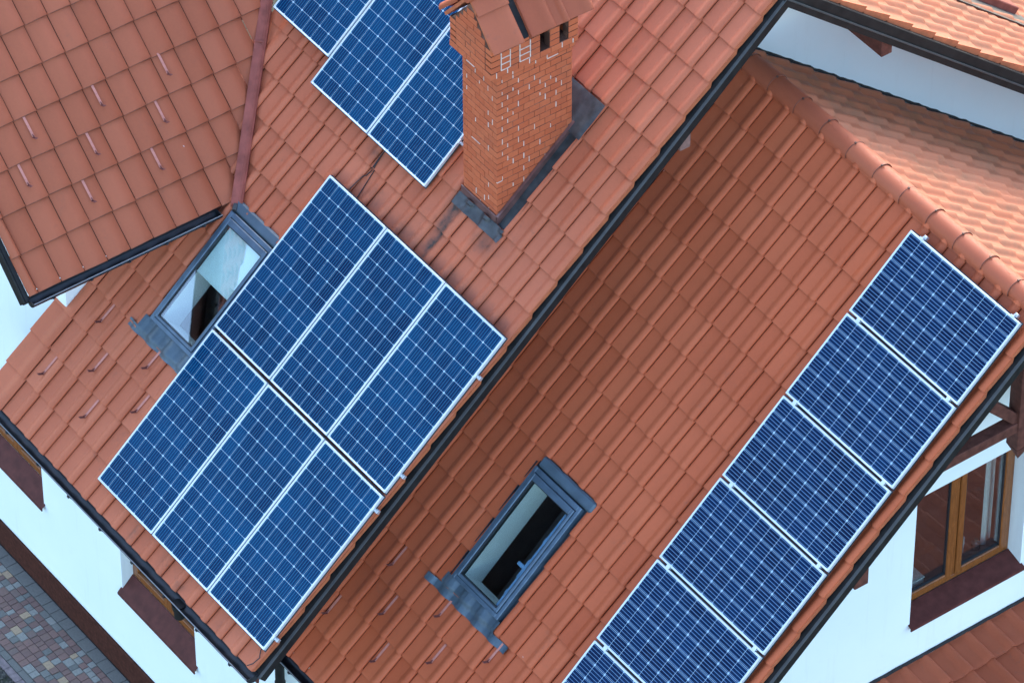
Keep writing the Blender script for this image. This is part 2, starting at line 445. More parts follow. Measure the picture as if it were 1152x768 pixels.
JA = [-2.05, -1.675] + [-1.126 + .2745 * k for k in range(-1, 16)]
RA = [.976 + .413 * j for j in range(-3, 19)]
JB = [2.508 - PB[0] + .2753 * k for k in range(-2, 17)]
RB = [-1.165 - .4215 * k for k in range(15, -4, -1)]
JC = [-.09, .02] + [.02 + .28 * k for k in range(1, 17)]
RC = [-.02 + (.06 if j == 0 else 0) + .0 + .4195 * j - (.02 if j == 0 else 0) for j in range(0, 12)]
RC = [.03] + [.455 + .4195 * j for j in range(0, 11)]
JD = [-3.0 + .28 * k for k in range(0, 24)]
RD = [-.06 - .415 * k for k in range(22, 0, -1)]
JE = [-6.98 + .2753 * k for k in range(0, 19)]
RE = [-.02 - .415 * k for k in range(14, 0, -1)]
JG = [6.16 + .28 * k for k in range(-8, 11)]
RG = [-.435 - .42 * k for k in range(5, -1, -1)]

DARK_SPOTS = [(1.45, 4.62, .10, .20, 1.5), (1.46, 4.40, .09, .20, 1.4), (1.48, 4.15, .08, .18, 1.2), (1.50, 3.95, .08, .14, 1.0), (2.02, 4.50, .16, .09, .9), (.20, 4.42, .12, .08, .6), (.50, 4.06, .30, .10, .55),
          (1.15, 4.02, .34, .11, .6), (2.0, 4.00, .45, .10, .55), (2.75, 4.00, .25, .09, .5), (.72, -.16, .05, .09, .5), (1.25, -.12, .05, .10, .45), (1.62, -.20, .06, .06, .4), (2.3, -.18, .06, .06, .35), (1.95, 4.50, .12, .07, .45)]  # soot run below the chimney, darker band above the panel block
def dark_tone_a(u, v):
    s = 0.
    for a, b, p, q, k in DARK_SPOTS:
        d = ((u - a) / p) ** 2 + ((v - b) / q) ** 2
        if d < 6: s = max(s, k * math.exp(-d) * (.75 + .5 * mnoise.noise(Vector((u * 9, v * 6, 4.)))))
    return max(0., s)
ridgeA = 6.50; ridgeB = 6.60
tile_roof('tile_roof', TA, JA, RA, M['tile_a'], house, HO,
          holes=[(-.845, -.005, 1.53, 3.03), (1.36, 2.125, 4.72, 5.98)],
          clips=[((0, ridgeA, 0), (0, 1, 0))], stain=dark_tone_a, seed=3)
tile_roof('tile_roof', TB, JB, RB, M['tile_b'], house, HO,
          holes=[(-1.93, -1.08, -5.70, -4.20)], clips=[((0, ridgeB, 0), (0, 1, 0))], seed=5)
vd = Vector((1.3, 1.33, 0)).normalized()      # vertical plane through the valley
tile_roof('tile_roof', TC, JC, RC, M['tile_c'], house, HO, clips=[((-.90, 2.416, 0), vd)], pscale=.9, seed=7, PROF=WAVE, lip=.7)
tile_roof('tile_roof', TD, JD, RD, M['tile_e'], house, HO, clips=[((0, ridgeA, 0), (0, -1, 0))], seed=9, last=.36)
tile_roof('tile_roof', TE, JE, RE, M['tile_e'], house, HO, clips=[((0, ridgeB, 0), (0, -1, 0))], seed=11, last=.34)
tile_roof('tile_roof', TG, JG, RG, M['tile_g'], house, HO, clips=[((6.0, 0, 0), (-1, 0, 0))], seed=13, last=.44, pscale=.95)

# decks under the tiles, with the openings of the roof windows and the chimney left free
def deck(F, u0, u1, v0, v1, holes=()):
    mb = MB(); us = sorted({u0, u1, *[h[0] for h in holes], *[h[1] for h in holes]}); vs = sorted({v0, v1, *[h[2] for h in holes], *[h[3] for h in holes]})
    for a, b in zip(us, us[1:]):
        for c, d in zip(vs, vs[1:]):
            if any(h[0] <= (a + b) / 2 <= h[1] and h[2] <= (c + d) / 2 <= h[3] for h in holes): continue
            mb.box(F.P(a, c, -.09), F.r * (b - a), F.up * (d - c), F.n * .055)
    return part('roof_deck', mb, M['deck'])
deck(TA, -2.02, 2.97, -.22, ridgeA / math.cos(aA) - .12, [(-.80, -.05, 1.58, 2.95)])
deck(TB, -3.1, JB[-1] - .03, RB[0] + .06, .24, [(-1.89, -1.13, -5.66, -4.27)])
mb = MB()
for k in range(22):
    va = .08 + k * .2; mb.box(TC.P(-.05, va, -.09), TC.r * (2.30 + .72 * va), TC.up * .2, TC.n * .055)
part('roof_deck', mb, M['deck'])
deck(TD, -2.96, 3.0, -9.1, -.06)
deck(TE, -6.94, -2.0, -5.8, -.06)
deck(TG, 4.0, 9.2, -2.5, -.02)

# ---- walls
yH, xD, xF, yBw = .84, 2.0, 6.0, 1.75
xy = lambda a, b: (a, yH, b + Z0)
zA = lambda y: y * math.tan(aA) - .42
zB = lambda y: 3.886 + (y - 6.6) * math.tan(aB) - .30
W1 = (-1.075, .355, -3.03, -1.62); W2 = (-4.06, -2.64, -3.0, -1.62)
wall('wall', xy, [(-6.8, -Z0), (xD, -Z0), (xD, zA(yH)), (-1.82, zA(yH)), (-1.82, 2.38), (-4.3, 4.75), (-6.8, 2.38)], [W1, W2], (0, .3, 0), house, HO)
yz = lambda x: (lambda a, b: (x, a, b + Z0))
wall('wall', yz(xD), [(yH + .303, -Z0), (12.2, -Z0), (12.2, .34), (6.48, 5.10), (yH + .303, zA(yH + .3))], [], (-.3, 0, 0), house, HO)
WF = (5.90, 7.37, -.83, 1.02)
wall('wall', yz(xF), [(yBw + .303, -Z0), (11.4, -Z0), (11.4, zB(1.8)), (6.6, zB(6.6)), (yBw + .303, zB(yBw + .3))], [WF], (-.3, 0, 0), house, HO)
wall('wall', lambda a, b: (a, yBw, b + Z0), [(xD + .002, -Z0), (xF, -Z0), (xF, zB(yBw)), (xD + .002, zB(yBw))], [], (0, .3, 0), house, HO)
wall('wall', yz(-1.82), [(yH + .303, -Z0), (4.0, -Z0), (4.0, 2.38), (yH + .303, 2.38)], [], (-.3, 0, 0), house, HO)
wall('wall', lambda a, b: (a, 11.39, b + Z0), [(-6.8, -Z0), (xF - .31, -Z0), (xF - .31, -.6), (-6.8, -.6)], [], (0, .3, 0), house, HO)
mb = MB(); mb.cbox(-6.8, xD + .03, yH - .03, yH - .002, 0, .385, .006); part('plinth', mb, M['plinth'])

# ---- gutters
def gutter(p0, p1, out, parent=house, r=.075, nb=8, ends=True):
    p0, p1, out = (np.array(q, float) for q in (p0, p1, out)); zz = np.array([0, 0, 1.])
    ang = np.linspace(0, math.pi, 13)
    outer = [(-r * math.cos(t), -r * math.sin(t)) for t in ang]; inner = [(-(r - .005) * math.cos(t), -(r - .005) * math.sin(t)) for t in ang[::-1]]
    mb = MB(); mb.sweep(outer + inner, p0, p1, out, zz, True)
    d = (p1 - p0) / np.linalg.norm(p1 - p0)
    for e, sg in ((p0, -1), (p1, 1)):
        n = len(outer); c = e + d * sg * .004
        mb.put([c + a * out + b * zz for a, b in outer] + [c - d * sg * .004 + a * out + b * zz for a, b in outer],
               [tuple(range(n)), tuple(range(n, 2 * n))[::-1]] + [(i, (i + 1) % n, n + (i + 1) % n, n + i) for i in range(n)])
    g = part('gutter', mb, M['black'], parent, angle=40)
    m2 = MB(); m2.tube([p0 + out * r + zz * .003, p1 + out * r + zz * .003], .007, 8); part('rim_bead', m2, M['rim'], g, angle=50)
    L = np.linalg.norm(p1 - p0)
    for k in range(nb):
        c = p0 + d * (L * (k + .5) / nb); m3 = MB()
        m3.sweep([(-(r + .005) * math.cos(t), -(r + .005) * math.sin(t)) for t in ang] + [(-(r + .001) * math.cos(t), -(r + .001) * math.sin(t)) for t in ang[::-1]],
                 c - d * .014, c + d * .014, out, zz, True)
        m3.box(c - d * .014 + out * (r + .001) - zz * .03, d * .028, out * .014, zz * .024)
        part('gutter_bracket', m3, M['black'], g)
    return g
eA = TA.P(0, RA[0]); zg_A = eA[2] - .005
gA = gutter((-2.3, eA[1] - .048, zg_A), (3.03, eA[1] - .048, zg_A), (0, -1, 0), nb=9)
eB = TB.P(0, RB[0]); zg_B = eB[2] - .005
gB = gutter((2.06, eB[1] - .048, zg_B), (7.0, eB[1] - .048, zg_B), (0, -1, 0), nb=8)
eC = TC.P(0, RC[0]); xg_C = eC[0] + .045
gC = gutter((xg_C, -.10, eC[2] - .008), (xg_C, 2.20, eC[2] - .008), (1, 0, 0), nb=5)
# outlet funnel and pipe back to the corner of the house
mb = MB(); gx = 1.70; gy = eA[1] - .048
mb.tube([(gx, gy, zg_A - .05), (gx, gy, zg_A - .12), (gx, gy, zg_A - .125), (gx, gy, zg_A - .24)], [.075, .07, .056, .056], 16)
mb.tube([(gx, gy, zg_A - .19), (gx + .05, gy + .35, zg_A - .36), (1.85, yH - .12, zg_A - .60), (2.0, yH - .10, zg_A - .70)], .045, 12)
part('gutter_outlet', mb, M['board'], gA, angle=40)
mb = MB(); mb.tube([(2.07, yH - .05, zg_A - .66), (2.07, yH - .05, .12), (2.07, yH - .12, .04)], .05, 14); dp = part('downpipe', mb, M['board'], angle=40)
for z in (1.2, 2.6):
    mb = MB(); mb.tube([(2.07, yH - .05, z), (2.07, yH - .05, z + .04)], .058, 14); part('pipe_clip', mb, M['black'], dp, angle=40)
# fascia boards behind the gutters
mb = MB(); mb.cbox(-2.0, 2.97, eA[1] + .04, eA[1] + .065, zg_A - .2, zg_A - .01); part('fascia_board', mb, M['brown'])
mb = MB(); mb.cbox(2.1, 6.9, eB[1] + .04, eB[1] + .065, zg_B - .2, zg_B - .01); part('fascia_board', mb, M['brown'])
mb = MB(); mb.cbox(eC[0] - .065, eC[0] - .04, -.03, 2.3, eC[2] - .2, eC[2] - .015); part('fascia_board', mb, M['brown'])

# ---- verges: stepped clay flaps, dark board, grey drip trim
def verge(F, u, sgn, v0, v1, rows, drop, flap, bead):
    """u: edge of the tiles, sgn: which way is outside along F.r, drop: height of the dark face, bead: where the grey drip trim runs"""
    r, up, n = F.r * sgn, F.up, F.n; L = v1 - v0
    mb = MB()
    mb.box(F.P(u, v0, -.020 - drop) - r * .025, r * .098, up * L, n * (drop - .012), .006)
    b = part('verge_board', mb, M['board'])
    t = MB(); t.box(F.P(u, v0, -.033 - bead * drop) + r * (.048 if not bead else .0845), r * (.036 if not bead else .008), up * L, n * .0085 if not bead else n * .022, .003); part('drip_trim', t, M['trim'], b)
    f = MB(); rg = random.Random(5)
    for a, c in zip(rows, rows[1:]):
        if a < v0 - .05 or c > v1 + .3: continue
        pts = [F.P(u, a + .006, .012 + LIFT), F.P(u, a + .012, LIFT - flap * .6), F.P(u, a + .07, LIFT - flap), F.P(u, c - .03, -flap + .004), F.P(u, c + .02, .012)]
        o = r * rg.uniform(.000, .004)
        slab_poly(f, [p + o - r * .012 for p in pts], r * .016)
    part('verge_flap', f, M['flap'], b)
    return b
verge(TA, JA[-1], 1, RA[0] - .02, 8.60, RA, .12, .030, 0)
verge(TB, JB[-1], 1, RB[0] - .02, .26, RB, .12, .030, 0)
verge(TD, -3.0, -1, -9.2, -.02, RD, .21, .085, .60)
verge(TE, JE[0], -1, -5.9, -.0, RE, .15, .06, 0)
# left verge of the lower left roof: slim dark metal edge
mb = MB(); up = TC.up
mb.box(TC.P(-.083, RC[0] - .05, -.12), -TC.r * .060, up * 4.2, TC.n * .115, .008)
mb.box(TC.P(-.145, RC[0] - .04, -.13), -TC.r * .018, up * 4.2, TC.n * .138, .006)
part('verge_board', mb, M['board'])

# ---- ridge tiles
def ridge(y, zc, xs, mat, rad=.117):
    for a, b in zip(xs, xs[1:]):
        mb = MB(); n = 15; ths = np.linspace(R(-14), R(194), n); V = []
        dz = rnd.gauss(0, .003); dy = rnd.gauss(0, .003); tint = rnd.random()
        xsec = [(a - .0, rad), (a + .012, rad + .001), (b - .02, rad + .007), (b + .022, rad + .009), (b + .026, rad + .002)]
        for x, q in xsec:
            for t in ths: V.append((x, y + dy + q * math.cos(t), zc + dz + q * .92 * math.sin(t)))
        F = [(j * n + i, j * n + i + 1, (j + 1) * n + i + 1, (j + 1) * n + i) for j in range(len(xsec) - 1) for i in range(n - 1)]
        mb.put(V, F, tint=tint)
        rt = part('ridge_tile', mb, mat, angle=40)
        c = MB(); c.tube([(b + .026, y + dy + (rad + .010) * math.cos(t), zc + dz + (rad + .010) * .92 * math.sin(t)) for t in np.linspace(R(-10), R(190), 15)], .0028, 6)
        c.cbox(b + .018, b + .038, y - .008, y + .008, zc + rad * .92 + .003, zc + rad * .92 + .020)
        part('ridge_clip', c, M['clip'], rt)
ridge(ridgeB, 3.815 + Z0, [1.845 + .4163 * k for k in range(0, 13)] + [6.98], M['ridge'])
ridge(ridgeA, 5.38 + Z0, [-2.0 + .4163 * k for k in range(0, 13)], M['ridge'])

# ---- valley sheet between the two left roofs
v0 = np.array((-.80, 2.36, 1.885 + Z0)); v1 = np.array((-2.52, 4.07, 3.365 + Z0)); dn = np.array((.7071, .7071, 0))
mb = MB(); prf = [(-.070, .062), (-.066, .068), (-.03, .064), (.0, .058), (.03, .076), (.054, .106), (.060, .102), (.060, .02), (-.07, .02)]
mb.sweep(prf, v0, v1, dn, (0, 0, 1), True); mb.box(v0 + (v1 - v0) * .62 - dn * .071 + np.array((0, 0, .052)), dn * .10, (v1 - v0) * .006, np.array((0, 0, .024)))
part('valley_flashing', mb, M['valley'])
mb = MB(); mb.tube([v0 + (.02, -.05, .02), v0 + (-.02, .0, .05)], .03, 8); part('valley_end', mb, M['lead'])

# ---- dark sealing strip where the lower roof meets the gable wall
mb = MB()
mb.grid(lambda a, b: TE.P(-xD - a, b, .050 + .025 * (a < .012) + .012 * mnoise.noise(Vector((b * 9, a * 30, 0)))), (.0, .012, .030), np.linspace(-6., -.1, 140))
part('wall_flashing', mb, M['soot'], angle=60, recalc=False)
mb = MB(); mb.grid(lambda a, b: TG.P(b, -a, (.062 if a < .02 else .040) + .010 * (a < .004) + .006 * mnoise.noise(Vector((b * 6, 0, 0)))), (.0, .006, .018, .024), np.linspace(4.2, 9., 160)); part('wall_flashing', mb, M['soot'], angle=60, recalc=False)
# ---- purlins
mb = MB(); mb.cbox(xD, 3.03, 7.68, 7.82, 3.86 + Z0, 4.10 + Z0, .008); part('purlin', mb, M['brown'])
mb = MB(); mb.cbox(xD, 3.05, 5.11, 5.24, 3.95 + Z0, 4.13 + Z0, .008); part('purlin', mb, M['brown_pale'])
mb = MB(); mb.cbox(xF, 6.95, 4.31, 4.48, 1.47 + Z0, 1.75 + Z0, .008); part('purlin', mb, M['brown'])
mb = MB(); mb.cbox(xF, 6.93, 8.72, 8.89, 1.59 + Z0, 1.75 + Z0, .008); part('purlin', mb, M['brown'])

# ---- timber truss under the gable
TX = 6.72
mb = MB(); mb.cbox(TX - .14, TX, 4.98, 8.22, 2.165 + Z0, 2.29 + Z0, .006); truss = part('gable_truss', mb, M['brown'])
mb = MB(); mb.cbox(TX - .155, TX + .015, 6.50, 6.70, 1.92 + Z0, 3.40 + Z0, .006)
mb.put([(TX - .155, 6.50, 1.92 + Z0), (TX + .015, 6.50, 1.92 + Z0), (TX + .015, 6.70, 1.92 + Z0), (TX - .155, 6.70, 1.92 + Z0), (TX - .07, 6.60, 1.70 + Z0)],
       [(0, 1, 4), (1, 2, 4), (2, 3, 4), (3, 0, 4)])
part('post', mb, M['brown'], truss)
for sg in (-1, 1):
    mb = MB(); a = np.array((TX - .13, 6.6 + sg * .62, 2.96 + Z0)); d = np.array((0, -sg * .60, -.64)); w = np.array((0, sg * .085, -.080))
    mb.box(a, d, w, (.11, 0, 0), .006); part('brace', mb, M['brown'], truss)

# ---- chimney
CX0, CX1, CY0, CY1 = 1.40, 1.97, 3.66, 4.58
def bricks(mb, mw, x0, x1, y0, y1, z0, courses, ch=.0785, half=.069, rg=random.Random(2), skip=lambda *a: False):
    """each visible brick a slightly bevelled block laid in stretcher bond round the stack"""
    g = .0042
    for k in range(courses):
        z = z0 + k * ch
        for face in range(4):
            L = (x1 - x0) if face in (0, 2) else (y1 - y0)
            n = max(4, 2 * round(L / half / 2)); st = L / n
            cuts = [0] + [i * st for i in range(1, n) if (i + k + face) % 2 == 0] + [L]
            for a, b in zip(cuts, cuts[1:]):
                gv = .0022; a0 = a + (gv if a else -.001); b0 = b - (gv if b < L else -.001); t = rg.random(); pr = rg.gauss(.0, .0012)
                if face == 0: q = ((x0 + a0, y0 - pr, z + g), (b0 - a0, 0, 0), (0, .05, 0))
                elif face == 1: q = ((x1 - .05 + pr, y0 + a0, z + g), (.05, 0, 0), (0, b0 - a0, 0))
                elif face == 2: q = ((x0 + a0, y1 - .05 + pr, z + g), (b0 - a0, 0, 0), (0, .05, 0))
                else: q = ((x0 - pr, y0 + a0, z + g), (.05, 0, 0), (0, b0 - a0, 0))
                if skip(face, a0, b0, z - Z0): continue
                mb.box(q[0], q[1], q[2], (0, 0, ch - 2 * g), .003, tint=t)
                # white pointing in the upright joints, patchy
                if a and face in (0, 1) and rg.random() < .50 * (mnoise.noise(Vector((a * 2.2 + face * 9, z * 1.6, 1.7))) + (.78 if face else .38)):
                    zz = z + rg.uniform(0, .02); hh = rg.uniform(.035, .07); ww = rg.uniform(.006, .011)
                    if face == 0: mw.cbox(x0 + a - ww / 2, x0 + a + ww / 2, y0 - .003, y0 + .01, zz, zz + hh)
                    else: mw.cbox(x1 - .01, x1 + .003, y0 + a - ww / 2, y0 + a + ww / 2, zz, zz + hh)
                if face in (0, 1) and rg.random() < .014:
                    if face == 0: mw.cbox(x0 + a0, x0 + b0, y0 - .0025, y0 + .01, z - .004, z + .005)
                    else: mw.cbox(x1 - .01, x1 + .0025, y0 + a0, y0 + b0, z - .004, z + .005)
zb = 2.90 + Z0; nS = 25; zt = zb + nS * .0785                # shaft top 4.90
mb, mw = MB(), MB()
bricks(mb, mw, CX0, CX1, CY0, CY1, zb, nS)
bricks(mb, mw, CX0 - .03, CX1 + .03, CY0 - .035, CY1 + .015, zt, 1)
bricks(mb, mw, CX0 - .06, CX1 + .06, CY0 - .11, CY1 + .03, zt + .0785, 1)
HX0, HX1, HY0, HY1 = CX0 - .06, CX1 + .06, CY0 - .11, CY1 + .03
slots = [(4.149, 4.26), (4.385, 4.487)]
def slot(face, a, b, z):
    if face not in (1, 3) or not (5.08 < z < 5.27): return False
    return any(HY0 + b > s0 + .004 and HY0 + a < s1 - .004 for s0, s1 in slots)
# head with two open vents: whole pieces between the openings
zh = zt + .157; rg = random.Random(4)
for k in range(4):
    z = zh + k * .075; g = .005
    ys = [HY0, 3.673, 3.898, 4.024, 4.149, 4.26, 4.385, 4.487, HY1] if k in (0, 1, 2) else [HY0, 3.78, 4.02, 4.26, 4.44, HY1]
    for a, b in zip(ys, ys[1:]):
        if k in (0, 1, 2) and (a, b) in slots: continue
        t = rg.random()
        for xx in (HX1 - .10, HX0):
            mb.box((xx, a + g, z + g), (.10, 0, 0), (0, b - a - 2 * g, 0), (0, 0, .075 - 2 * g), .003, tint=t)
    xs = np.linspace(HX0 + .102, HX1 - .102, 4 if k % 2 else 3)
    for a, b in zip(xs, xs[1:]):
        for yy in (HY0, HY1 - .1):
            mb.box((a + g, yy, z + g), (b - a - 2 * g, 0, 0), (0, .10, 0), (0, 0, .075 - 2 * g), .003, tint=rg.random())
for y0, y1 in ((3.673, 3.781), (3.898, 4.024)):           # bricked-up vents outlined in white mortar
    for yy in (y0, y1): mw.cbox(HX1 - .01, HX1 + .004, yy - .005, yy + .005, zh + .005, zh + .225)
    for zz in (zh + .002, zh + .075, zh + .15): mw.cbox(HX1 - .01, HX1 + .003, y0, y1, zz - .004, zz + .005)
# gable of the little roof on top
zcap = zh + .30
for k in range(6):
    z = zcap + k * .075; ins = (k + 1.15) * .075 / math.tan(R(50)) + .03
    for yy in (HY0, HY1 - .1):
        a, b = HX0 + ins, HX1 - ins
        if b - a < .08: continue
        c = (a + b) / 2 + (.06 if k % 2 else -.05)
        for q0, q1 in ((a, c), (c, b)):
            mb.box((q0 + .004, yy, z + .004), (q1 - q0 - .008, 0, 0), (0, .1, 0), (0, 0, .067), .003, tint=rg.random())
nb_ = len(mb.f); mb.put(mw.v, mw.f, tint=.5)
chim = part('chimney', mb, M['brick'], recalc=False); chim.data.materials.append(M['mortar_white'])
for p_ in chim.data.polygons:
    if p_.index >= nb_: p_.material_index = 1
m = MB(); e = .006
m.cbox(CX0 + e, CX1 - e, CY0 + e, CY1 - e, zb - .5, zt + .02); m.cbox(HX0 + .034, HX1 - .034, HY0 + .08, HY1 - .022, zt, zt + .0785); m.cbox(HX0 + e, HX1 - e, HY0 + e, HY1 - e, zt + .077, zh)
for ya, yb in ((HY0 + e, 4.147), (4.262, 4.383), (4.489, HY1 - e)):
    m.cbox(HX1 - .095, HX1 - e, ya, yb, zh, zh + .226); m.cbox(HX0 + e, HX0 + .095, ya, yb, zh, zh + .226)
m.cbox(HX0 + e, HX1 - e, HY0 + e, HY0 + .095, zh, zcap); m.cbox(HX0 + e, HX1 - e, HY1 - .095, HY1 - e, zh, zcap)
m.cbox(HX0 + e, HX1 - e, HY0 + .1, HY1 - .1, zh + .228, zcap)
slab_poly(m, [(HX0 + .03, HY0 + .008, zcap), (HX1 - .03, HY0 + .008, zcap), ((HX0 + HX1) / 2, HY0 + .008, zcap + .38)], (0, .08, 0))
part('mortar_bed', m, M['mortar'], chim)
m = MB(); m.cbox(HX0 + .28, HX1 - .28, HY0 + .1, HY1 - .1, zh - .01, zcap - .07); part('flue_liner', m, M['soot'], chim)
# its own small tiled roof
aK = R(50); cxm = (HX0 + HX1) / 2; ze = 5.33 + Z0
for sgn in (1, -1):
    FK = Frame((cxm + sgn * .415, HY0 - .03 if sgn > 0 else HY1 + .09, ze), (0, sgn, 0), (-sgn * math.cos(aK), 0, math.sin(aK)))
    jt = [0., .36, .445, .74, .90, 1.20] if sgn > 0 else [0, .3, .6, .9, 1.2]
    nm = tile_roof('chimney_cap', FK, jt, [0., .40], M['ridge'], chim, HO, seed=20, last=.3, pscale=1.25,
                   holes=[(.362, .443, -.1, 1.)] if sgn > 0 else [], clips=[((cxm, 0, 0), (-sgn, 0, 0))])
    m = MB(); m.box(FK.P(.02, .03, -.045), FK.r * 1.16, FK.up * .60, FK.n * .035); part('cap_board', m, M['flap'], chim)
    if sgn > 0:
        m = MB(); m.box(FK.P(.355, .02, -.012), FK.r * .095, FK.up * .6, FK.n * .010); part('soot_shade_channel', m, M['soot'], chim)  # black strip paints both the soot and the shade in this tile gap
m = MB()
for i in range(4):
    m.tube([(cxm, HY0 - .06 + i * .32, ze + .50), (cxm, HY0 + .29 + i * .32, ze + .51)], [.085, .095], 14, tint=.5)
part('cap_ridge', m, M['ridge'], chim, angle=40)
# flashings round the stack
top = lambda u, v: tile_top(JA, RA, u, v)
def crumple(u, v, s=9., a=.012): return a * mnoise.noise(Vector((u * s, v * s, 3.1)))
vF = lambda y: y / math.cos(aA) + .10           # slope coordinate of a plan y on the pan
fl = MB(); us = np.linspace(1.36, 2.15, 42); vF0 = 4.58; vF1 = TA and (CY0 + .0) / math.cos(aA) - .085
vC0 = (np.array((1.4, CY0, 0)) - TA.o)[1] / math.cos(aA) + math.tan(aA) * 0  # plan distance along the slope
vC0 = (CY0 - TA.o[1]) / math.cos(aA); vC1 = (CY1 - TA.o[1]) / math.cos(aA)
fl.grid(lambda u, v: TA.P(u, v, max(top(u, v), top(u, v + .02), top(u, v - .02), .03) + .014 + abs(crumple(u, v, 16, .016)) + .012 * (v < vF0 + .02) * mnoise.noise(Vector((u * 30, 1, 0)))), us, np.linspace(vF0, vC0 + .01, 9))
fl.grid(lambda u, v: TA.P(u, v, .012 + .03 * max(0, (u - 2.10) / .05) + .012 * max(0, abs(u - 2.05) - .05) / .05 + crumple(u, v, 7, .006)), np.linspace(1.965, 2.15, 9), np.linspace(vC0 - .06, vC1 + .03, 30))
fl.grid(lambda u, v: TA.P(u, v, max(.060, top(u, v) * .3 + .055) + .014 + crumple(u, v, 5, .012) + .02 * max(0, (v - 6.2))), np.linspace(1.30, 2.185, 26), np.linspace(vC1 - .03, 6.33, 16))
part('lead_flashing', fl, M['lead'], chim, angle=50, recalc=False)
m = MB()
zf = lambda y: TA.P(0, (y - TA.o[1]) / math.cos(aA))[2]
m.box((CX0 - .02, CY0 - .022, zf(CY0) - .02), (CX1 - CX0 + .04, 0, 0), (0, .016, 0), (0, 0, .155), .004)
pts = [(CX1 + .006, CY0 - .022, zf(CY0) - .03), (CX1 + .006, CY1 + .02, zf(CY1) - .03), (CX1 + .006, CY1 + .02, zf(CY1) + .105), (CX1 + .006, CY0 - .022, zf(CY0) + .13)]
slab_poly(m, pts, (.016, 0, 0))
m.box(np.array((CX1 + .006, CY0 - .02, zf(CY0) + .125)), (.032, 0, 0), np.array((0, CY1 - CY0 + .03, (CY1 - CY0) * math.tan(aA) - .02)), (0, 0, .012))
part('flashing_upstand', m, M['lead_brown'], chim)

